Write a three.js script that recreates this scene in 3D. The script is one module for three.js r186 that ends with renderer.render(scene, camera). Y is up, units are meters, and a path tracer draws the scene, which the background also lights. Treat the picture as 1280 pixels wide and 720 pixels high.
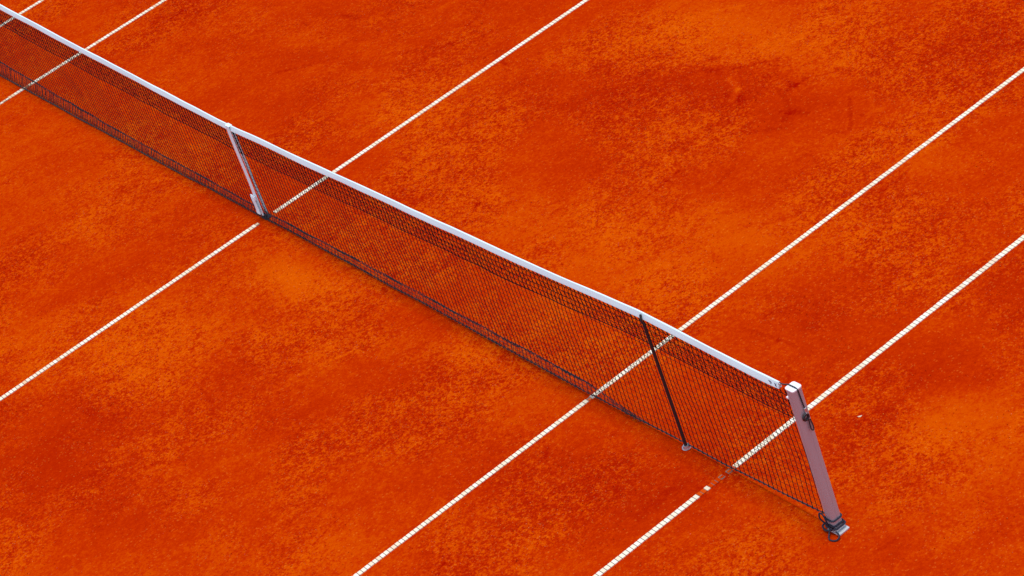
import * as THREE from 'three';
import { mergeGeometries } from 'three/addons/utils/BufferGeometryUtils.js';
import { RoundedBoxGeometry } from 'three/addons/geometries/RoundedBoxGeometry.js';

// ---------------------------------------------------------------- camera, sky, sun, exposure
const scene = new THREE.Scene();
const camera = new THREE.PerspectiveCamera(12.6513, 1280 / 720, 0.1, 400);
camera.position.set(16.3211, 10.0988, 6.337);
camera.rotation.set(-0.58358, 1.11056, -0.36132, 'YXZ');
camera.updateMatrixWorld();

const renderer = new THREE.WebGLRenderer({ antialias: true });
renderer.setSize(1024, 576);
renderer.toneMapping = THREE.LinearToneMapping;
renderer.toneMappingExposure = 1.51;
renderer.shadowMap.enabled = true;

{ // thin bright haze over a pale blue sky
  const w = 256, h = 128, d = new Float32Array(w * h * 4);
  for (let j = 0; j < h; j++) {
    const el = Math.max(0, ((j + 0.5) / h - 0.5) * 2), k = Math.pow(el, 0.7);
    const c = [0.48 + (0.35 - 0.48) * k, 0.55 + (0.435 - 0.55) * k, 0.67 + (0.64 - 0.67) * k];
    for (let i = 0; i < w; i++) d.set([...c, 1], (j * w + i) * 4);
  }
  const sky = new THREE.DataTexture(d, w, h, THREE.RGBAFormat, THREE.FloatType);
  sky.mapping = THREE.EquirectangularReflectionMapping;
  sky.magFilter = THREE.LinearFilter; sky.needsUpdate = true;
  scene.background = sky; scene.environment = sky;
}
const sun = new THREE.DirectionalLight(new THREE.Color().setRGB(1, 0.93, 0.82), 1.5);
sun.position.set(1.9, 22, -1.0); sun.target.position.set(1, 0, 0);
sun.castShadow = true; sun.shadow.radius = 20; sun.shadow.mapSize.set(4096, 4096);
Object.assign(sun.shadow.camera, { left: -14, right: 14, top: 14, bottom: -14, near: 1, far: 60 });
scene.add(sun, sun.target);

// ---------------------------------------------------------------- helpers
let seed = 1234567;
const rnd = () => { seed = (seed * 1664525 + 1013904223) >>> 0; return seed / 4294967296; };
const hash2 = (x, y, s) => { let h = Math.imul(x, 374761393) + Math.imul(y, 668265263) + Math.imul(s, 2147483647 - 1013); h = Math.imul(h ^ (h >>> 13), 1274126177); h ^= h >>> 16; return (h >>> 0) / 4294967296; };
function vnoise(x, y, s) { // -1..1
  const xi = Math.floor(x), yi = Math.floor(y); let fx = x - xi, fy = y - yi;
  fx = fx * fx * (3 - 2 * fx); fy = fy * fy * (3 - 2 * fy);
  const a = hash2(xi, yi, s), b = hash2(xi + 1, yi, s), c = hash2(xi, yi + 1, s), d = hash2(xi + 1, yi + 1, s);
  return (a + (b - a) * fx + (c - a) * fy + (a - b - c + d) * fx * fy) * 2 - 1;
}
function fbm(x, y, s, n) { let v = 0, a = 0.5; for (let i = 0; i < n; i++) { v += a * vnoise(x, y, s + i * 17); const t = x * 1.62 - y * 1.18; y = x * 1.18 + y * 1.62; x = t; a *= 0.55; } return v; }
const sm = (a, b, x) => { x = Math.min(1, Math.max(0, (x - a) / (b - a))); return x * x * (3 - 2 * x); };
const rgb = (r, g, b) => new THREE.Color().setRGB(r, g, b);
const mat = (c, roughness = 0.8, metalness = 0, extra = {}) => new THREE.MeshStandardMaterial({ color: rgb(...c), roughness, metalness, ...extra });
const used = {};
const numbered = n => { const k = used[n] = (used[n] ?? -1) + 1; return k ? `${n}_${String(k).padStart(3, '0')}` : n; };
function part(name, geo, m, parent, kind) {
  const o = new THREE.Mesh(geo, m); o.name = name; o.castShadow = o.receiveShadow = true;
  if (kind) o.userData.kind = kind;
  parent.add(o); return o;
}
function thing(name, label, category, [x, y, z] = [0, 0, 0], group) {
  const o = new THREE.Group(); o.name = numbered(name); o.position.set(x, y, z);
  o.userData = { label, category }; if (group) o.userData.group = group;
  scene.add(o); return o;
}
const V = (x, y, z) => new THREE.Vector3(x, y, z);
const rope = (pts, r, seg = 40, sides = 8, closed = false) => new THREE.TubeGeometry(new THREE.CatmullRomCurve3(pts.map(p => V(...p)), closed, 'centripetal'), seg, r, sides, closed);
const flat = g => g.index ? g.toNonIndexed() : g;
const join = list => mergeGeometries(list.map(flat));
const box = (w, h, d, x = 0, y = 0, z = 0, r = 0) => (r ? new RoundedBoxGeometry(w, h, d, 3, r) : new THREE.BoxGeometry(w, h, d)).translate(x, y, z);

// ---------------------------------------------------------------- clay court
// patches of drier (positive) and damper, compacted (negative) clay: centre x, z, inverse covariance xx, xz, zz, amount
const PATCHES = [[1.182,-3.475,1.669,0.854,5.127,1],[0.373,-2.732,3.952,0.218,10.785,0.5],[2.456,-3.81,1.802,1.114,5.364,0.6],[6.571,-1.164,4.497,0.123,7.04,1.2],[6.375,-0.705,7.759,1.114,13.033,0.6],[0.862,0.306,4.993,1.871,14.015,1.7],[0.547,1.082,2.594,1.653,7.56,0.8],[0.484,1.707,2.718,1.888,7.89,0.7],[-0.404,2.118,4.578,-4.338,14.91,0.7],[2.338,0.369,5.615,3.461,14.596,0.6],[-2.155,0.882,1.871,0.8,6.493,0.3],[3.858,-1.754,3.523,1.301,8.07,0.6],[2.87,-1.011,3.547,0.909,8.413,0.6],[1.939,-0.99,5.443,1.357,13.856,0.4],[4.421,-2.927,3.573,0.953,7.7,0.5],[3.418,-1.004,6.91,1.813,15.699,0.4],[1.922,-0.386,12.679,3.93,32.645,0.3],[3.899,1.901,8.03,7.01,18.279,0.4],[-2.932,-1.622,0.784,0.369,2.943,0.15],[6.145,0.025,9.735,7.11,19.701,0.2],[2.701,1.478,1.835,0.91,4.522,0.15],[5.072,-2.41,12.124,1.898,23.275,0.3],[5.191,-1.608,9.023,2.047,17.522,0.2],[1.937,-2.683,2.054,2.144,6.845,-0.8],[3.006,-3.031,5.797,0.407,12.887,-0.5],[1.259,-2.178,3.42,2.017,10.224,-0.4],[3.431,-4.547,4.286,-0.206,8.702,-0.9],[3.186,-4.028,6.499,1.614,15.745,-0.4],[0.987,2.636,1.438,0.115,4.141,-0.8],[0.89,2.09,4.217,2.35,11.861,-0.6],[0.935,0.808,5.673,6.07,16.724,-0.5],[1.881,1.984,1.914,0.515,5.007,-0.3],[2.6,1.059,2.741,0.816,6.7,-0.3],[6.017,-1.354,5.317,2.203,10.287,-0.8],[5.819,-2.151,7.995,-1.294,12.131,-0.8],[6.109,-0.625,11.403,-2.949,16.857,-0.7],[4.486,0.466,4.401,3.084,9.88,-0.7],[5.192,0.377,8.471,6.473,18.31,-0.6],[3.288,0.357,9.284,6.024,22.639,-0.5],[4.821,-1.303,8.62,2.15,17.384,-0.5],[3.077,-2.076,3.471,1.866,8.984,-0.4],[-0.602,-2.282,2.345,1.845,8.325,-0.2],[1.92,-1.477,4.514,2.005,12.156,-0.35],[7.008,-0.129,9.991,9.359,20.173,-0.4],[2.134,2.682,3.74,3.289,9.423,-0.3],[4.088,-2.391,7.127,1.024,14.841,-0.4],[-1.292,-1.573,23.279,40.087,98.473,-0.5],[-1.756,-1.46,38.991,69.465,168.662,-0.5],[-0.517,-1.875,26.431,39.764,106.013,-0.4],[-1.036,-2.082,57.717,97.681,249.835,-0.3],[-1.905,-2.22,83.286,129.077,370.161,-0.6]];
// drag marks, slides and shoe scrapes: x0, z0, x1, z1, half width, amount
const MARKS = [[2.102,-3.055,2.272,-2.984,0.03,0.55],[2.272,-2.984,2.318,-2.867,0.03,0.55],[2.211,-2.897,2.309,-2.875,0.0154,-0.25],[2.365,-2.924,2.438,-2.891,0.0315,-0.37],[2.557,-3.248,2.649,-3.245,0.0315,-0.42],[2.346,-3.217,2.387,-3.213,0.021,-0.32],[2.847,-2.975,3.03,-3.008,0.0259,-0.32],[2.941,-2.886,2.891,-2.975,0.021,-0.27],[2.693,-2.584,3.004,-2.828,0.021,-0.24],[1.735,-3.071,1.96,-3.082,0.0315,-0.24],[1.735,-3.215,1.799,-3.209,0.0364,-0.27],[2.658,-4.743,2.687,-4.731,0.021,-0.16],[3.352,-2.945,3.423,-2.958,0.0315,-0.28],[1.224,-3.05,1.343,-3.033,0.042,-0.24],[1.819,-3.039,2.058,-3.246,0.021,-0.14],[3.948,-3.414,3.973,-3.405,0.0259,-0.2],[2.563,-1.854,2.624,-1.841,0.042,-0.16],[-1.795,-1.27,-1.463,-1.649,0.0259,-0.2],[-1.792,-1.311,-1.672,-1.42,0.021,-0.16],[-2.045,-2.185,-1.85,-2.191,0.0259,-0.28],[-0.677,-1.736,-0.573,-1.848,0.037,-0.26],[-0.927,-2.003,-0.655,-2.322,0.03,-0.23],[-0.476,-2.534,-0.368,-2.712,0.03,-0.2],[-0.692,-2.176,-0.6,-2.542,0.022,-0.2],[5.417,0.235,5.515,0.241,0.037,-0.26],[2.224,-3.348,2.71,-3.228,0.022,-0.1],[5.273,0.582,5.27,0.241,0.045,-0.2],[4.327,0.475,4.49,0.193,0.037,-0.16],[4.286,-3.227,4.29,-3.549,0.03,-0.13]];
{ // faint ball marks, shoe slides and brush scratches left by play
  for (let i = 0; i < 230; i++) {
    const x = -6 + 13.8 * rnd(), z = -5 + 8.8 * rnd(), k = rnd(), a = k < 0.5 ? 1.2 + rnd() * 0.8 : rnd() * 6.3, l = k < 0.3 ? 0.03 : 0.08 + 0.6 * rnd() * rnd();
    MARKS.push([x, z, x + l * Math.cos(a), z + l * Math.sin(a), 0.006 + 0.016 * rnd(), (rnd() < 0.65 ? -1 : 0.9) * (0.16 + 0.26 * rnd())]);
  }
}
function clayBase(x, z) { // slow variation: [tone, warp x, warp z, grittiness]
  const wx = x + 0.35 * fbm(x * 1.1, z * 1.1, 301, 3), wz = z + 0.3 * fbm(x * 1.1 + 9, z * 1.1, 321, 3);
  let f = 0.36 * fbm(x * 0.55, z * 0.75, 11, 4) + 0.30 * fbm(x * 1.9 + 5, z * 2.3, 41, 4);
  for (let i = 0; i < PATCHES.length; i++) {
    const p = PATCHES[i], dx = wx - p[0], dz = wz - p[1], q = p[2] * dx * dx + 2 * p[3] * dx * dz + p[4] * dz * dz;
    if (q < 5) f += p[5] * 0.60 * Math.exp(-q);
  }
  // brushed streaks follow the court's length
  f += 0.20 * fbm(x * 9 + z * 3.1, z * 1.6 - x * 0.4, 71, 3);
  return [f, wx, wz, sm(-0.15, 0.5, fbm(x * 1.3 + 20, z * 1.3, 171, 3) + 0.15)];
}
const GX0 = -7.2, GZ0 = -5.9, GS = 0.035, GW = Math.ceil(15.7 / GS), GH = Math.ceil(10.5 / GS), GRID = new Float32Array(GW * GH * 4);
const NEAR = new Array(GW * GH);
for (const m of MARKS) { // grid cells that a mark can touch
  const pad = m[4] * 1.7 + 0.2, i0 = Math.floor((Math.min(m[0], m[2]) - pad - GX0) / GS), i1 = Math.ceil((Math.max(m[0], m[2]) + pad - GX0) / GS), j0 = Math.floor((Math.min(m[1], m[3]) - pad - GZ0) / GS), j1 = Math.ceil((Math.max(m[1], m[3]) + pad - GZ0) / GS);
  for (let j = Math.max(0, j0); j <= Math.min(GH - 1, j1); j++) for (let i = Math.max(0, i0); i <= Math.min(GW - 1, i1); i++) (NEAR[j * GW + i] ??= []).push(m);
}
for (let j = 0; j < GH; j++) for (let i = 0; i < GW; i++) GRID.set(clayBase(GX0 + i * GS, GZ0 + j * GS), (j * GW + i) * 4);
function clayAt(x, z, out) {
  const gx = (x - GX0) / GS, gz = (z - GZ0) / GS, i0 = Math.floor(gx), j0 = Math.floor(gz), u = gx - i0, v = gz - j0, o = (j0 * GW + i0) * 4, R = GW * 4;
  const at = c => (GRID[o + c] * (1 - u) + GRID[o + 4 + c] * u) * (1 - v) + (GRID[o + R + c] * (1 - u) + GRID[o + R + 4 + c] * u) * v;
  let f = at(0); const wx = at(1), wz = at(2), gritty = at(3);
  const mid = fbm(x * 11, z * 11, 91, 3), fine = 0.6 * vnoise(x * 48, z * 48, 131) + 0.55 * vnoise(x * 95, z * 88, 133), micro = hash2(Math.floor(x * 150), Math.floor(z * 120), 151) * 2 - 1;
  // dry dust lies over the damp clay grain by grain: the slow tone only sets how much of it there is
  const grain = (0.45 + 0.55 * gritty) * (0.60 * mid + 1.0 * fine + 0.6 * micro);
  f = 0.42 * f + 0.46 * (sm(-0.8, 0.8, f + grain) - 0.5) * 2 * (0.55 + 0.45 * gritty) + 0.26 * grain;
  const near = NEAR[j0 * GW + i0];
  if (near) for (const m of near) {
    const ex = m[2] - m[0], ez = m[3] - m[1], px = wx * 0.25 + x * 0.75 - m[0], pz = wz * 0.25 + z * 0.75 - m[1];
    const t = Math.min(1, Math.max(0, (px * ex + pz * ez) / (ex * ex + ez * ez)));
    const d = Math.hypot(px - ex * t, pz - ez * t) / m[4];
    if (d < 1.6) f += m[5] * (1 - sm(0.35, 1.5, d + 0.5 * fine + 0.3 * mid));
  }
  // colour ramp dark damp red > brick red > dry orange
  const t = Math.min(1.25, Math.max(-1.1, f));
  let r, g, b;
  if (t < 0) { const k = -t; r = 0.475 - 0.15 * k; g = 0.0265 - 0.021 * k; b = 0.0004; }
  else { r = 0.475 + 0.16 * t; g = 0.0265 + 0.064 * t; b = 0.0004; }
  const spec = hash2(Math.floor(x * 120), Math.floor(z * 95), 191); // pale crushed grains
  if (spec > 0.98 - 0.08 * gritty) { const q = (spec - 0.9) * 10; r += 0.07 * q; g += 0.045 * q; b += 0.005 * q; }
  out[0] = r; out[1] = g; out[2] = b;
}
const toS = v => Math.round(255 * (v <= 0.0031308 ? v * 12.92 : 1.055 * Math.pow(v, 1 / 2.4) - 0.055));
function clayTexture(x0, x1, z0, z1, w, h) {
  const d = new Uint8Array(w * h * 4), c = [0, 0, 0];
  for (let j = 0; j < h; j++) for (let i = 0; i < w; i++) {
    clayAt(x0 + (x1 - x0) * (i + 0.5) / w, z0 + (z1 - z0) * (j + 0.5) / h, c);
    const k = (j * w + i) * 4; d[k] = toS(c[0]); d[k + 1] = toS(c[1]); d[k + 2] = toS(c[2]); d[k + 3] = 255;
  }
  const t = new THREE.DataTexture(d, w, h, THREE.RGBAFormat);
  t.colorSpace = THREE.SRGBColorSpace; t.magFilter = THREE.LinearFilter; t.minFilter = THREE.LinearMipmapLinearFilter; t.generateMipmaps = true;
  t.wrapS = t.wrapT = THREE.MirroredRepeatWrapping; t.needsUpdate = true; return t;
}
const grainMap = (() => { // grit relief, one tile is 1.5 m
  const n = 1024, d = new Uint8Array(n * n * 4);
  const per = (x, y, f, s) => { // periodic value noise
    const X = x * f / n, Y = y * f / n, xi = Math.floor(X), yi = Math.floor(Y); let fx = X - xi, fy = Y - yi; fx = fx * fx * (3 - 2 * fx); fy = fy * fy * (3 - 2 * fy);
    const h = (a, b) => hash2((a % f + f) % f, (b % f + f) % f, s); const a = h(xi, yi), b = h(xi + 1, yi), c = h(xi, yi + 1), e = h(xi + 1, yi + 1);
    return a + (b - a) * fx + (c - a) * fy + (a - b - c + e) * fx * fy;
  };
  for (let j = 0; j < n; j++) for (let i = 0; i < n; i++) {
    const v = 0.25 * per(i, j, 23, 1) + 0.3 * per(i, j, 97, 2) + 0.3 * per(i, j, 256, 3) + 0.3 * Math.pow(per(i, j, 480, 4), 3);
    const k = (j * n + i) * 4; d[k] = d[k + 1] = d[k + 2] = Math.min(255, v * 230); d[k + 3] = 255;
  }
  const t = new THREE.DataTexture(d, n, n, THREE.RGBAFormat); t.magFilter = THREE.LinearFilter;
  t.wrapS = t.wrapT = THREE.RepeatWrapping; t.needsUpdate = true; return t;
})();
function sheet(x0, x1, z0, z1, y, tx, rx, tz, rz) { // uv from the texture's own metres, uv1 grit tiles
  const g = new THREE.BufferGeometry();
  g.setAttribute('position', new THREE.Float32BufferAttribute([x0, y, z0, x0, y, z1, x1, y, z1, x1, y, z0], 3));
  g.setAttribute('normal', new THREE.Float32BufferAttribute([0, 1, 0, 0, 1, 0, 0, 1, 0, 0, 1, 0], 3));
  const u = (x, z) => [(x - tx) / rx, (z - tz) / rz], w = (x, z) => [x / 1.5, z / 1.5];
  g.setAttribute('uv', new THREE.Float32BufferAttribute([...u(x0, z0), ...u(x0, z1), ...u(x1, z1), ...u(x1, z0)], 2));
  g.setAttribute('uv1', new THREE.Float32BufferAttribute([...w(x0, z0), ...w(x0, z1), ...w(x1, z1), ...w(x1, z0)], 2));
  g.setIndex([0, 1, 2, 0, 2, 3]); return g;
}
const Z0 = -5.4, Z1 = 4.1, XS = [-6.7, 0.6, 8.0];
const court = new THREE.Group(); court.name = 'clay_court'; court.userData = { kind: 'structure', label: 'orange red clay tennis court surface with drier and damper patches', category: 'court' };
scene.add(court);
const clayMats = [];
for (let i = 0; i < 2; i++) {
  const t = clayTexture(XS[i], XS[i + 1], Z0, Z1, 2048, 2048), b = grainMap.clone(); b.channel = 1; b.needsUpdate = true;
  const m = new THREE.MeshPhysicalMaterial({ map: t, roughness: 1, specularIntensity: 0, bumpMap: b, bumpScale: 0.007 });
  clayMats.push(m);
  part('clay_surface', sheet(XS[i], XS[i + 1], Z0, Z1, 0, XS[i], XS[i + 1] - XS[i], Z0, Z1 - Z0), m, court);
}
{ // the rest of the court and its run-off, a ring round the two sheets
  const m = clayMats[0], a = [XS[0], XS[1] - XS[0], Z0, Z1 - Z0], B = 60;
  part('clay_surround', join([
    sheet(-B, B, -B, Z0, 0, ...a), sheet(-B, B, Z1, B, 0, ...a), sheet(-B, XS[0], Z0, Z1, 0, ...a), sheet(XS[2], B, Z0, Z1, 0, ...a)]), m, court);
}
{ // loose crushed-brick grit
  const n = 170000, g = new THREE.OctahedronGeometry(1, 0), im = new THREE.InstancedMesh(g, new THREE.MeshPhysicalMaterial({ roughness: 1, specularIntensity: 0 }), n);
  const M = new THREE.Matrix4(), Q = new THREE.Quaternion(), E = new THREE.Euler(), c = new THREE.Color(), k3 = [0, 0, 0];
  for (let i = 0; i < n; i++) {
    let x, z; do { x = XS[0] + rnd() * (XS[2] - XS[0]); z = Z0 + rnd() * (Z1 - Z0); } while (fbm(x * 1.3 + 20, z * 1.3, 171, 3) + 0.35 < rnd() * 0.9);
    const s = 0.0014 + 0.0026 * Math.pow(rnd(), 2.2);
    E.set(rnd() * 6, rnd() * 6, rnd() * 6);
    M.compose(V(x, s * 0.45, z), Q.setFromEuler(E), V(s * (0.8 + rnd() * 0.6), s * 0.8, s * (0.8 + rnd() * 0.6)));
    im.setMatrixAt(i, M); clayAt(x, z, k3); const w = rnd();
    if (w < 0.30) c.setRGB(0.60 + 0.12 * rnd(), 0.09 + 0.08 * rnd(), 0.02 + 0.03 * rnd()); // pale brick chips
    else if (w < 0.62) c.setRGB(0.24 + 0.12 * rnd(), 0.008 + 0.008 * rnd(), 0.0006); // dark damp grains
    else c.setRGB(k3[0] * (0.85 + 0.3 * rnd()), k3[1] * (0.8 + 0.4 * rnd()), k3[2]);
    im.setColorAt(i, c);
  }
  im.name = 'loose_grit'; im.userData = { kind: 'stuff', label: 'loose crushed brick grit scattered over the clay court', category: 'grit' };
  im.castShadow = im.receiveShadow = true; scene.add(im);
}

// ---------------------------------------------------------------- court lines: ribbed plastic strips nailed to the clay
const LINE = {
  clean: [[0.86, 0.76, 0.57], [0.83, 0.73, 0.54], [0.87, 0.79, 0.64], [0.80, 0.67, 0.47]].map(c => mat(c, 0.6)),
  film: [[0.78, 0.64, 0.46], [0.77, 0.61, 0.42], [0.80, 0.69, 0.52]].map(c => mat(c, 0.7)),
  dusty: [[0.78, 0.60, 0.42], [0.74, 0.50, 0.30], [0.80, 0.68, 0.52]].map(c => mat(c, 0.8)),
  clayed: [[0.62, 0.17, 0.05], [0.66, 0.24, 0.09], [0.58, 0.11, 0.02]].map(c => mat(c, 0.95)),
  groove: mat([0.22, 0.17, 0.13], 0.9), ghost: [[0.55, 0.050, 0.002], [0.52, 0.040, 0.001], [0.58, 0.065, 0.004]].map(c => new THREE.MeshPhysicalMaterial({ color: rgb(...c), roughness: 1, specularIntensity: 0 })),
};
const PITCH = 0.0308;
// cover(z, jitter): 0 clean, 1 dusty, 2 clayed over, 3 buried under the clay
function courtLine(x, width, zv0, zv1, zEnd, label, cover) {
  const t = thing('court_line', label, 'court line', [x, 0, 0], 'white ribbed lines of the court');
  const seg = new RoundedBoxGeometry(width, 0.008, PITCH - 0.0050, 1, 0.0012), half = new RoundedBoxGeometry(width * 0.55, 0.008, PITCH - 0.0050, 1, 0.0012);
  const far = [], strips = [];
  const n = Math.ceil(zEnd / PITCH); let run = null;
  for (let i = -n; i < n; i++) {
    const z = (i + 0.5) * PITCH, j = rnd(), k = rnd(), c = cover(z, j);
    if (c < 3) { if (run === null) run = z - PITCH / 2; } else if (run !== null) { strips.push([run, z - PITCH / 2]); run = null; }
    if (c >= 3) continue;
    const y = 0.0025 + (k - 0.5) * 0.0012, ox = (rnd() - 0.5) * 0.0016;
    if (z < zv0 || z > zv1) { far.push(seg.clone().translate(0, y, z)); continue; }
    const set = c > 2.4 ? LINE.ghost : c < 0.5 ? LINE.clean : c < 1 ? LINE.film : c < 2 ? LINE.dusty : LINE.clayed;
    const part_ = c > 1 && j > 0.72;
    const o = part('line_segment', part_ ? half : seg, set[Math.floor(k * set.length)], t);
    o.position.set(ox + (part_ ? (k - 0.5) * width * 0.4 : 0), y, z);
    o.rotation.y = (rnd() - 0.5) * 0.02;
  }
  if (run !== null) strips.push([run, n * PITCH]);
  part('base_strip', join(strips.map(([a, b]) => box(width - 0.003, 0.004, b - a, 0, 0.0012, (a + b) / 2))), LINE.groove, t);
  if (far.length) part('line_segments_beyond', join(far), LINE.clean[0], t, 'stuff');
}
const worn = (z, j, p = 0.05) => (j < p * 0.25 ? 1.2 : vnoise(z * 2.3, p * 100, 81) + j > 1.05 ? 0.9 : 0);
courtLine(0, 0.040, -3.45, 2.65, 6.4, 'white ribbed court line passing under the net at the white centre strap',
  (z, j) => z > -0.055 && z < 0.085 ? 3 : z > -0.11 && z < 0.0 ? 1 + 1.5 * j : z > 0.08 && z < 0.12 ? 1 + j : worn(z, j, 0.12));
courtLine(4.115, 0.036, -4.3, 2.15, 11.9, 'white ribbed court line crossing under the net between white strap and black stick',
  (z, j) => z > -0.0 && z < 0.065 ? 1.3 + 1.4 * j : z > 0.06 && z < 0.10 ? 1.6 * j : worn(z, j));
courtLine(5.485, 0.039, -2.8, 1.25, 11.9, 'white ribbed court line crossing under the net between black stick and net post',
  (z, j) => z > -0.03 && z < 0.165 ? (j < 0.25 ? 3 : 2.5) : z > 0.16 && z < 0.30 ? (j < 0.42 - (z - 0.16) * 2.6 ? 2.5 : 0.4 + 1.7 * j * (0.34 - z) * 4) : z < 0 && z > -0.07 ? 1 + 1.4 * j : worn(z, j, 0.09));
courtLine(-4.115, 0.041, -1.65, 0.45, 11.9, 'thin dusty white court line crossing under the net beyond the white strap',
  (z, j) => z > -0.01 && z < 0.03 ? 2.2 : z > 0 && z < 0.13 ? 1 + 1.5 * j : z > 0.12 && z < 0.5 ? 0.8 + 0.8 * j : j < 0.3 ? 1.2 : 0);
courtLine(-5.485, 0.041, -1.05, -0.3, 11.9, 'outermost thin white court line beyond the white strap, behind the net tape',
  (z, j) => (j < 0.3 ? 1.2 : 0));

// ---------------------------------------------------------------- net
const TOP = [[-6.44, 1.05], [-5.2, 0.985], [-3.85, 0.937], [-2.33, 0.908], [-0.9, 0.893], [0, 0.886], [0.75, 0.908], [1.51, 0.936], [2.6, 0.974], [3.71, 1.018], [5.07, 1.090], [6.08, 1.076], [6.4, 1.082]];
const curve = (tab, x) => { let i = 0; while (i < tab.length - 2 && x > tab[i + 1][0]) i++; const [a, b] = [tab[i], tab[i + 1]], t = Math.min(1, Math.max(0, (x - a[0]) / (b[0] - a[0]))); return a[1] + (b[1] - a[1]) * t; };
const topY = x => (curve(TOP, x - 0.05) + curve(TOP, x) * 2 + curve(TOP, x + 0.05)) / 4;
const foldY = x => curve([[-6.4, 0.10], [-4.6, 0.155], [-2.8, 0.098], [-1.1, 0.083], [-0.1, 0.075], [0.1, 0.075], [1.35, 0.093], [2.5, 0.108], [3.6, 0.118], [4.14, 0.114], [4.6, 0.055], [4.75, 0.03], [5.0, 0.02], [6.4, 0.03]], x) + 0.006 * vnoise(x * 3.1, 0.3, 5);
const hasFold = x => 1 - sm(4.35, 4.8, x);
const edgeY = x => curve([[-6.4, 0.015], [-2, 0.012], [3, 0.016], [4.6, 0.018], [5.05, 0.026], [5.45, 0.022], [6.33, 0.075], [6.45, 0.09]], x);
const edgeZ = x => curve([[-6.4, 0.05], [-4.5, 0.055], [-1.1, 0.042], [0, 0.03], [1.3, 0.022], [4, 0.02], [4.8, 0.0], [6.4, -0.004]], x) + 0.006 * vnoise(x * 2.3, 7.7, 6);
const rippleZ = (x, s) => s * (1 - s) * 4 * (0.012 * vnoise(x * 1.7, s * 2.1, 21) + 0.006 * vnoise(x * 5.3, s * 3, 22)) * sm(0.02, 0.4, Math.abs(x));

class Threads { // thin square-section tubes collected in one geometry
  constructor() { this.p = []; this.n = []; this.i = []; }
  add(pts, r, sides = 4) {
    const base = this.p.length / 3, t = new THREE.Vector3(), u = new THREE.Vector3(), w = new THREE.Vector3(), ref = new THREE.Vector3();
    pts.forEach((q, k) => {
      t.subVectors(pts[Math.min(k + 1, pts.length - 1)], pts[Math.max(k - 1, 0)]).normalize();
      ref.set(0, 0, 1); if (Math.abs(t.z) > 0.8) ref.set(0, 1, 0);
      u.crossVectors(t, ref).normalize(); w.crossVectors(t, u);
      const rr = typeof r === 'number' ? r : r[k];
      for (let s = 0; s < sides; s++) {
        const a = s / sides * Math.PI * 2 + 0.4, c = Math.cos(a), d = Math.sin(a);
        const nx = u.x * c + w.x * d, ny = u.y * c + w.y * d, nz = u.z * c + w.z * d;
        this.n.push(nx, ny, nz); this.p.push(q.x + nx * rr, q.y + ny * rr, q.z + nz * rr);
      }
      if (k) for (let s = 0; s < sides; s++) { const a = base + (k - 1) * sides + s, b = base + (k - 1) * sides + (s + 1) % sides; this.i.push(a, b, a + sides, b, b + sides, a + sides); }
    });
  }
  build() {
    const g = new THREE.BufferGeometry();
    g.setAttribute('position', new THREE.Float32BufferAttribute(this.p, 3)); g.setAttribute('normal', new THREE.Float32BufferAttribute(this.n, 3));
    g.setIndex(this.i); return g;
  }
}
const M = {
  thread: new THREE.MeshPhysicalMaterial({ color: rgb(0.006, 0.006, 0.008), roughness: 0.8, specularIntensity: 0.25 }), foldThread: mat([0.024, 0.017, 0.018], 0.95),
  cord: mat([0.012, 0.013, 0.019], 0.9), edgeCord: mat([0.034, 0.031, 0.034], 0.95),
  tape: mat([0.72, 0.95, 0.98], 0.55), strap: mat([0.74, 0.96, 0.98], 0.6), ink: mat([0.03, 0.03, 0.08], 0.6),
  alu: mat([0.44, 0.37, 0.39], 0.45, 0.2), cap: mat([0.85, 0.87, 0.88], 0.35), steel: mat([0.55, 0.56, 0.58], 0.35, 0.8),
  black: mat([0.010, 0.011, 0.014], 0.5), rope: mat([0.010, 0.013, 0.030], 0.75), zinc: mat([0.60, 0.61, 0.62], 0.5, 0.3), cable: mat([0.03, 0.035, 0.04], 0.5, 0.3),
};
const net = thing('tennis_net', 'long black tennis net with white top tape stretched across the clay court', 'net');
const XL = -6.38, XR = 6.385, CELL = 0.0445, TAPE = 0.043;
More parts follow.
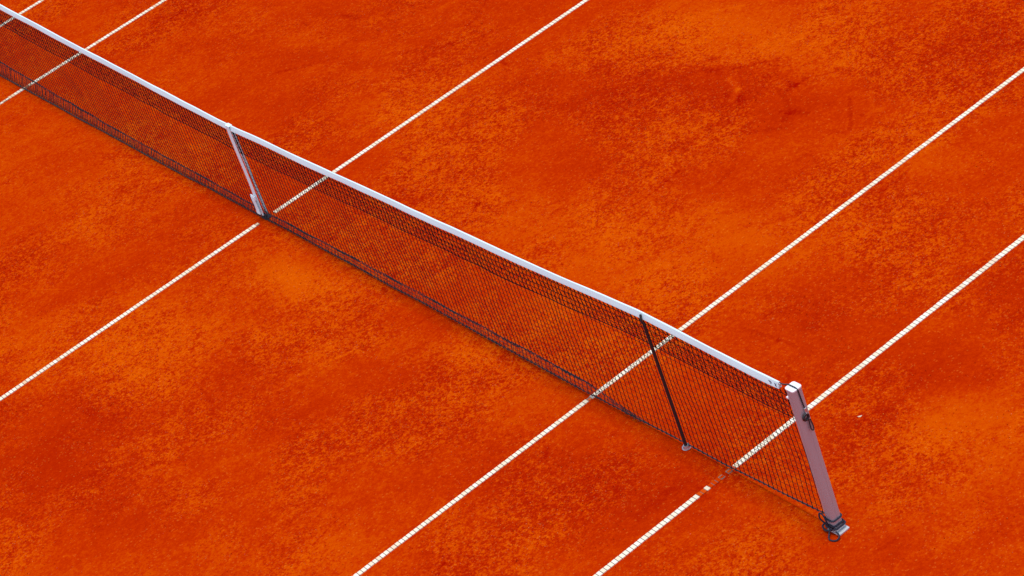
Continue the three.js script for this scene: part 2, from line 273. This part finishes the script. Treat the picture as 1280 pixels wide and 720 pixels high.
// point of the net surface: x along, s 0 at the tape's lower edge to 1 at the crease above the fold (or the bottom cord)
const NODES = 20;
const lowY = x => { const h = hasFold(x); return foldY(x) * h + edgeY(x) * (1 - h); };
const lowZ = x => { const h = hasFold(x); return 0.012 * h + edgeZ(x) * (1 - h); };
function netPoint(x, s) {
  const T = topY(x) - TAPE + 0.004, B = lowY(x);
  const xs = x + s * (1 - s) * 4 * 0.010 * vnoise(x * 2.1, s * 3.3, 31) + 0.004 * vnoise(x * 23, s * 19, 32);
  return V(xs, T + (B - T) * s, lowZ(x) * s + rippleZ(x, s));
}
{
  const th = new Threads(), dbl = new Threads(), fold = new Threads();
  const nx = Math.floor((XR - XL) / CELL);
  for (let i = 0; i <= nx; i++) { // uprights
    const x = XL + i * CELL, r0 = 0.0019 + 0.0005 * rnd(), pts = [];
    for (let k = 0; k <= NODES; k++) pts.push(netPoint(x, k / NODES));
    th.add(pts, r0);
    // doubled upper rows: a second layer laced half a cell along, with diagonal sway
    const d = [], D = 0.212;
    const jit = (rnd() - 0.5) * 0.012;
    for (let k = 0; k <= 5; k++) {
      const s = Math.min(1, (k / 5) * D / Math.max(0.5, topY(x) - TAPE - lowY(x))), q = netPoint(x + CELL * 0.5 + jit, s);
      q.z += 0.007; q.x += (k % 2 ? 1 : -1) * 0.0085; q.y -= (k % 2 ? 0.004 : 0); d.push(q);
    }
    dbl.add(d, 0.0018 + 0.0004 * rnd());
    // fold: down to the clay and up again at the front
    if (hasFold(x) > 0.25) for (let L = 0; L < (x < 0.7 ? 3 : 2); L++) {
      const xo = x + L * CELL * 0.42 + (rnd() - 0.5) * 0.012, ey = edgeY(xo), ez = edgeZ(xo), fy = foldY(xo), b = 0.010 + 0.012 * rnd(), sw = (rnd() - 0.5) * 0.02, f = [];
      for (let k = 0; k <= 6; k++) { const t = k / 6; f.push(V(xo + sw * Math.sin(t * Math.PI) + (L ? 0.01 * t : 0), fy + (ey - fy) * t + (L ? 0 : 0.006 * Math.sin(t * Math.PI)), 0.012 + (ez - 0.012) * t * t + Math.sin(t * Math.PI) * (L ? b : -0.006))); }
      fold.add(f, 0.0016);
    }
  }
  const rows = 20, step = 3;
  for (let k = 1; k < rows; k++) { // cross threads
    const pts = []; for (let i = 0; i <= nx * step; i++) { const x = XL + i * CELL / step; pts.push(netPoint(x, k / rows).add(V(0, (i % step ? -0.0022 : 0), 0))); }
    th.add(pts, k < 6 ? 0.0014 : 0.0010);
  }
  for (let k = 1; k <= 5; k++) {
    const pts = []; for (let i = 0; i <= nx * 2; i++) { const x = XL + i * CELL / 2, s = (k / 5) * 0.212 / Math.max(0.5, topY(x) - TAPE - lowY(x)); pts.push(netPoint(x, s).add(V(0, (i % 2 ? 0.008 : -0.004) * (k < 5), 0.007))); }
    dbl.add(pts, k === 5 ? 0.0026 : 0.0018);
  }
  for (let k = 1; k < 3; k++) for (let L = 0; L < 2; L++) {
    const pts = [], t = k / 3;
    for (let x = XL; x < 4.6; x += CELL / 2) pts.push(V(x, foldY(x) + (edgeY(x) - foldY(x)) * t, 0.012 + (edgeZ(x) - 0.012) * t * t + Math.sin(t * Math.PI) * (L ? 0.014 : -0.006)));
    fold.add(pts, 0.0011);
  }
  part('netting', th.build(), M.thread, net, 'stuff');
  part('doubled_netting', dbl.build(), M.thread, net, 'stuff');
  part('folded_netting', fold.build(), M.foldThread, net, 'stuff');
  // cords
  const along = (fn, x0, x1, dx) => { const a = []; for (let x = x0; x < x1; x += dx) a.push(fn(x)); a.push(fn(x1)); return a; };
  const c1 = new Threads();
  const e1 = along(x => V(x, edgeY(x) + 0.003, edgeZ(x)), XL, 6.40, 0.02); c1.add(e1, e1.map(q => 0.0042 + 0.0018 * vnoise(q.x * 17, 0.5, 61)), 7);
  for (let x = XL; x < 6.36; x += CELL) { const y = edgeY(x) + 0.003, z = edgeZ(x); c1.add([V(x - 0.006, y + 0.007, z - 0.004), V(x, y + 0.003, z + 0.0085), V(x + 0.008, y - 0.006, z + 0.002)], 0.0022); } // lacing turns
  part('bottom_cord', c1.build(), M.edgeCord, net);
  const c2 = new Threads();
  const cz = x => 0.016 + 0.008 * vnoise(x * 4.7, 1.5, 44), cy = x => foldY(x) + 0.005 * vnoise(x * 6.1, 2.5, 45);
  const e2 = along(x => V(x, cy(x), cz(x)), XL, 4.80, 0.02); c2.add(e2, e2.map(q => Math.max(0.0016, 0.0036 + 0.0034 * vnoise(q.x * 3.3, 0.5, 62) + 0.0014 * vnoise(q.x * 25, 0.5, 63)) * (1 - 0.7 * sm(4.2, 4.75, q.x))), 7);
  for (let x = XL; x < 4.6; x += CELL * 0.5) if (rnd() < 0.7) c2.add([V(x - 0.010, cy(x) + 0.012 * rnd(), cz(x) - 0.004), V(x, cy(x) + 0.002, cz(x) + 0.010), V(x + 0.014, cy(x) - 0.010 * rnd(), cz(x) + 0.004)], 0.0022);
  part('folded_cord', c2.build(), M.cord, net);
  // side cords next to the posts
  for (const s of [-1, 1]) { const t = new Threads(), a = []; const x = s > 0 ? XR : XL; for (let k = 0; k <= 12; k++) a.push(netPoint(x, k / 12)); t.add(a, 0.004, 6); part('side_cord', t.build(), M.thread, net); }
  // top tape, folded over the cable
  const prof = [[-0.008, -TAPE], [-0.0075, -0.024], [-0.0060, -0.006], [-0.0045, -0.0012], [-0.0035, -0.0003], [0.0030, 0], [0.0042, -0.0012], [0.0056, -0.006], [0.0107, -0.024], [0.0160, -TAPE], [0.0150, -TAPE - 0.0008], [0.002, -TAPE + 0.004]];
  const p = [], idx = [], m = prof.length; let c = 0;
  const tx0 = -6.34, tx1 = 6.338, dx = 0.03;
  for (let x = tx0; x <= tx1 + 1e-6; x += dx, c++) {
    const zz = 0.004 * vnoise(x * 1.9, 3.3, 51), pinch = 1 + 0.12 * vnoise(x * 3.7, 1.1, 52), end = Math.max(0, x - (tx1 - 0.05)) * 0.15;
    for (const [z, y] of prof) p.push(x, topY(x) + y * (1 - end * 2) + 0.0015 * vnoise(x * 6, y * 40, 53), zz + z * pinch);
    if (c) for (let s = 0; s < m; s++) { const a = (c - 1) * m + s, b = (c - 1) * m + (s + 1) % m; idx.push(a, a + m, b, b, a + m, b + m); }
  }
  for (const o of [0, (c - 1) * m]) for (let s = 1; s < m - 1; s++) o ? idx.push(o, o + s, o + s + 1) : idx.push(o, o + s + 1, o + s);
  const g = new THREE.BufferGeometry(); g.setAttribute('position', new THREE.Float32BufferAttribute(p, 3)); g.setIndex(idx); g.computeVertexNormals();
  part('top_tape', g, M.tape, net);
  // dark print and eyelet near the end of the tape
  const zf = y => 0.0060 + (-y - 0.006) * 0.28, pr = (x0, y0, x1, y1, r) => rope([[x0, topY(x0) + y0, zf(y0)], [(x0 + x1) / 2 + 0.004, topY(x0) + (y0 + y1) / 2, zf((y0 + y1) / 2)], [x1, topY(x1) + y1, zf(y1)]], r, 8, 5);
  part('print_mark', join([pr(6.232, -0.016, 6.252, -0.034, 0.0035), pr(6.243, -0.016, 6.262, -0.030, 0.003)]), M.ink, net);
  part('print_mark', join([pr(6.282, -0.018, 6.300, -0.036, 0.0035), pr(6.296, -0.016, 6.288, -0.034, 0.003)]), M.ink, net);
  part('eyelet', new THREE.TorusGeometry(0.008, 0.003, 6, 14).translate(6.326, topY(6.326) - 0.012, 0.0078), M.steel, net);
  // steel cable from the tape over the post to its ring
  part('cable', rope([[6.30, topY(6.3) - 0.012, 0], [6.36, 1.080, 0.002], [6.400, 1.098, 0.003], [6.425, 1.1015, 0.003], [6.468, 1.1015, 0.003], [6.4795, 1.094, 0.002], [6.4815, 1.06, 0.000], [6.4815, 1.00, -0.003], [6.482, 0.94, -0.007]], 0.0042, 50), M.cable, net);
}

// ---------------------------------------------------------------- net posts
function netPost(x, sgn, label) {
  const t = thing('net_post', label, 'net post', [x, 0, 0], 'posts that carry the net');
  const W = 0.070, D = 0.070, r = 0.016;
  const s = new THREE.Shape(), w = W / 2, d = D / 2, gv = 0.004;
  // rounded square with a shallow groove in each face
  s.moveTo(-w + r, -d); s.lineTo(-gv, -d); s.lineTo(-gv * 0.6, -d + 0.0015); s.lineTo(gv * 0.6, -d + 0.0015); s.lineTo(gv, -d); s.lineTo(w - r, -d); s.quadraticCurveTo(w, -d, w, -d + r);
  s.lineTo(w, -gv); s.lineTo(w - 0.0015, -gv * 0.6); s.lineTo(w - 0.0015, gv * 0.6); s.lineTo(w, gv); s.lineTo(w, d - r); s.quadraticCurveTo(w, d, w - r, d);
  s.lineTo(-w + r, d); s.quadraticCurveTo(-w, d, -w, d - r); s.lineTo(-w, -d + r); s.quadraticCurveTo(-w, -d, -w + r, -d);
  part('tube', new THREE.ExtrudeGeometry(s, { depth: 1.085, bevelEnabled: false, curveSegments: 6 }).rotateX(-Math.PI / 2).translate(0, 0.004, 0), M.alu, t);
  const lid = new THREE.Shape(), lw = w + 0.001, ld = d + 0.001; lid.moveTo(-lw + r, -ld); lid.lineTo(lw - r, -ld); lid.quadraticCurveTo(lw, -ld, lw, -ld + r); lid.lineTo(lw, ld - r); lid.quadraticCurveTo(lw, ld, lw - r, ld); lid.lineTo(-lw + r, ld); lid.quadraticCurveTo(-lw, ld, -lw, ld - r); lid.lineTo(-lw, -ld + r); lid.quadraticCurveTo(-lw, -ld, -lw + r, -ld);
  part('top_cap', new THREE.ExtrudeGeometry(lid, { depth: 0.006, bevelEnabled: true, bevelThickness: 0.002, bevelSize: 0.002, bevelSegments: 2, curveSegments: 6 }).rotateX(-Math.PI / 2).translate(0, 1.090, 0), M.cap, t);
  const X = sgn * (w + 0.002);
  part('cleat', join([box(0.014, 0.035, 0.016, X + sgn * 0.004, 0.935, -0.006, 0.003), new THREE.CylinderGeometry(0.006, 0.006, 0.02, 10).rotateZ(Math.PI / 2).translate(X + sgn * 0.006, 0.915, -0.002)]), M.steel, t);
  part('pulley_ring', new THREE.TorusGeometry(0.019, 0.0075, 8, 20).rotateY(Math.PI / 2).translate(X + sgn * 0.011, 0.895, 0.008), M.black, t);
  part('hook', rope([[X + sgn * 0.006, 0.915, -0.008], [X + sgn * 0.010, 0.87, -0.006], [X + sgn * 0.008, 0.82, -0.004], [X + sgn * 0.010, 0.79, -0.006], [X + sgn * 0.012, 0.783, -0.016], [X + sgn * 0.010, 0.80, -0.022], [X + sgn * 0.008, 0.86, -0.018]], 0.0042), M.cable, t);
  part('lacing_hook', box(0.026, 0.012, 0.016, -sgn * (w + 0.010), 1.012, 0.022, 0.003), M.cap, t);
  part('ground_plate', box(0.105, 0.012, 0.085, sgn * 0.016, 0.006, 0, 0.003), M.zinc, t);
  part('collar', join([box(W + 0.012, 0.018, D + 0.012, 0, 0.022, 0, 0.005)]), M.zinc, t);
  // rope wound round the foot, with its loose loops
  const ring = (y, e, k) => { const a = []; for (let i = 0; i < 20; i++) { const f = i / 20 * Math.PI * 2, c = Math.cos(f), q = Math.sin(f), n = Math.pow(Math.pow(Math.abs(c), 5) + Math.pow(Math.abs(q), 5), 0.2); a.push([c / n * (w + e), y + k * Math.sin(f + 1), q / n * (d + e)]); } return rope(a, 0.0052, 80, 7, true); };
  part('lashing_rope', join([
    ring(0.052, 0.006, 0.006), ring(0.040, 0.009, -0.004), ring(0.036, 0.013, 0.005), ring(0.095, 0.005, 0.002),
    rope([[-sgn * 0.04, 0.046, 0.040], [-sgn * 0.066, 0.085, 0.050], [-sgn * 0.062, 0.125, 0.046], [-sgn * 0.030, 0.128, 0.048], [-sgn * 0.008, 0.095, 0.052], [-sgn * 0.012, 0.055, 0.046]], 0.0055, 50),
    rope([[sgn * 0.005, 0.04, 0.046], [sgn * 0.012, 0.018, 0.070], [sgn * 0.040, 0.007, 0.098], [sgn * 0.082, 0.008, 0.082], [sgn * 0.082, 0.02, 0.052], [sgn * 0.05, 0.035, 0.046]], 0.005, 50),
    rope([[-sgn * 0.046, 0.045, 0.02], [-sgn * 0.06, 0.03, 0.05], [-sgn * 0.03, 0.018, 0.062], [sgn * 0.01, 0.030, 0.052], [sgn * 0.03, 0.05, 0.046]], 0.006, 40)]), M.rope, t);
  return t;
}
netPost(6.442, 1, 'square aluminium net post with white cap and rope lashed round its foot');
netPost(-6.442, -1, 'square aluminium net post at the far end of the net beyond the outermost line');

// ---------------------------------------------------------------- centre strap
{
  const t = thing('centre_strap', 'white webbing strap pulling the middle of the net down to the clay', 'strap', [0.02, 0, 0]);
  const band = (z0, z1, w, th, y0, y1, x0, x1) => { // slightly bowed webbing
    const n = 16, p = [], idx = [];
    for (let k = 0; k <= n; k++) {
      const u = k / n, y = y0 + (y1 - y0) * u, z = z0 + (z1 - z0) * u + 0.002 * Math.sin(u * Math.PI * 2.2), x = x0 + (x1 - x0) * u + 0.003 * Math.sin(u * 5);
      p.push(x - w / 2, y, z - th, x + w / 2, y, z - th, x + w / 2, y, z + th, x - w / 2, y, z + th);
      if (k) for (let s = 0; s < 4; s++) { const a = (k - 1) * 4 + s, b = (k - 1) * 4 + (s + 1) % 4; idx.push(a, b, a + 4, b, b + 4, a + 4); }
    }
    const e = n * 4; idx.push(0, 2, 1, 0, 3, 2, e, e + 1, e + 2, e, e + 2, e + 3);
    const g = new THREE.BufferGeometry(); g.setAttribute('position', new THREE.Float32BufferAttribute(p, 3)); g.setIndex(idx); const f = g.toNonIndexed(); f.computeVertexNormals(); return f;
  };
  const y = topY(0);
  part('front_band', band(0.0205, 0.029, 0.051, 0.0016, y - 0.006, 0.035, 0, -0.035), M.strap, t);
  part('rear_band', band(-0.0125, -0.012, 0.050, 0.0016, y - 0.006, 0.03, -0.016, -0.040), M.strap, t);
  part('top_fold', box(0.057, 0.008, 0.034, 0, y - 0.0034, 0.006, 0.0035), M.strap, t);
  part('buckle', join([box(0.066, 0.040, 0.012, -0.048, 0.205, 0.036, 0.004)]), M.cap, t);
  part('strap_tail', band(0.043, 0.048, 0.050, 0.0018, 0.215, 0.055, -0.050, -0.044), M.strap, t);
  part('anchor', join([new THREE.TorusGeometry(0.020, 0.004, 8, 16).translate(-0.03, 0.024, 0.012), box(0.07, 0.008, 0.06, -0.03, 0.004, 0.005, 0.002)]), M.rope, t);
}

// ---------------------------------------------------------------- singles stick
{
  const t = thing('singles_stick', 'thin black singles stick propping up the net tape on a pale foot', 'net stick', [5.082, 0, -0.016]);
  const h = topY(5.075);
  part('rod', join([new THREE.CylinderGeometry(0.0105, 0.0115, h - 0.085, 12).translate(0, (h - 0.085) / 2 + 0.010, 0.032)]), M.black, t);
  part('fork', rope([[0, h - 0.085, 0.032], [-0.004, h - 0.050, 0.040], [-0.009, h - 0.022, 0.033], [-0.012, h - 0.010, 0.028]], 0.0075, 20), M.black, t);
  part('foot_plate', new THREE.CylinderGeometry(0.027, 0.031, 0.007, 24).translate(-0.012, 0.005, 0.026), M.steel, t);
  part('foot_socket', new THREE.CylinderGeometry(0.019, 0.024, 0.022, 16).translate(0, 0.02, 0.030), M.steel, t);
}

// ---------------------------------------------------------------- dry leaf scrap
{
  const s = new THREE.Shape(); s.moveTo(-0.024, 0); s.quadraticCurveTo(-0.008, 0.018, 0.012, 0.010); s.lineTo(0.024, 0.004); s.quadraticCurveTo(0.008, -0.014, -0.024, 0);
  const g = new THREE.ExtrudeGeometry(s, { depth: 0.002, bevelEnabled: true, bevelThickness: 0.0006, bevelSize: 0.0008, bevelSegments: 1 }).rotateX(-Math.PI / 2);
  const p = g.attributes.position; for (let i = 0; i < p.count; i++) p.setY(i, p.getY(i) + 14 * p.getX(i) ** 2); g.computeVertexNormals();
  const o = part('dry_leaf', g, mat([0.75, 0.62, 0.40], 0.8), scene); o.position.set(5.832, 0.001, -0.793); o.rotation.y = 0.9; o.scale.setScalar(0.6);
  o.userData = { label: 'tiny pale dry leaf lying alone on the red clay', category: 'leaf' };
}

renderer.render(scene, camera);
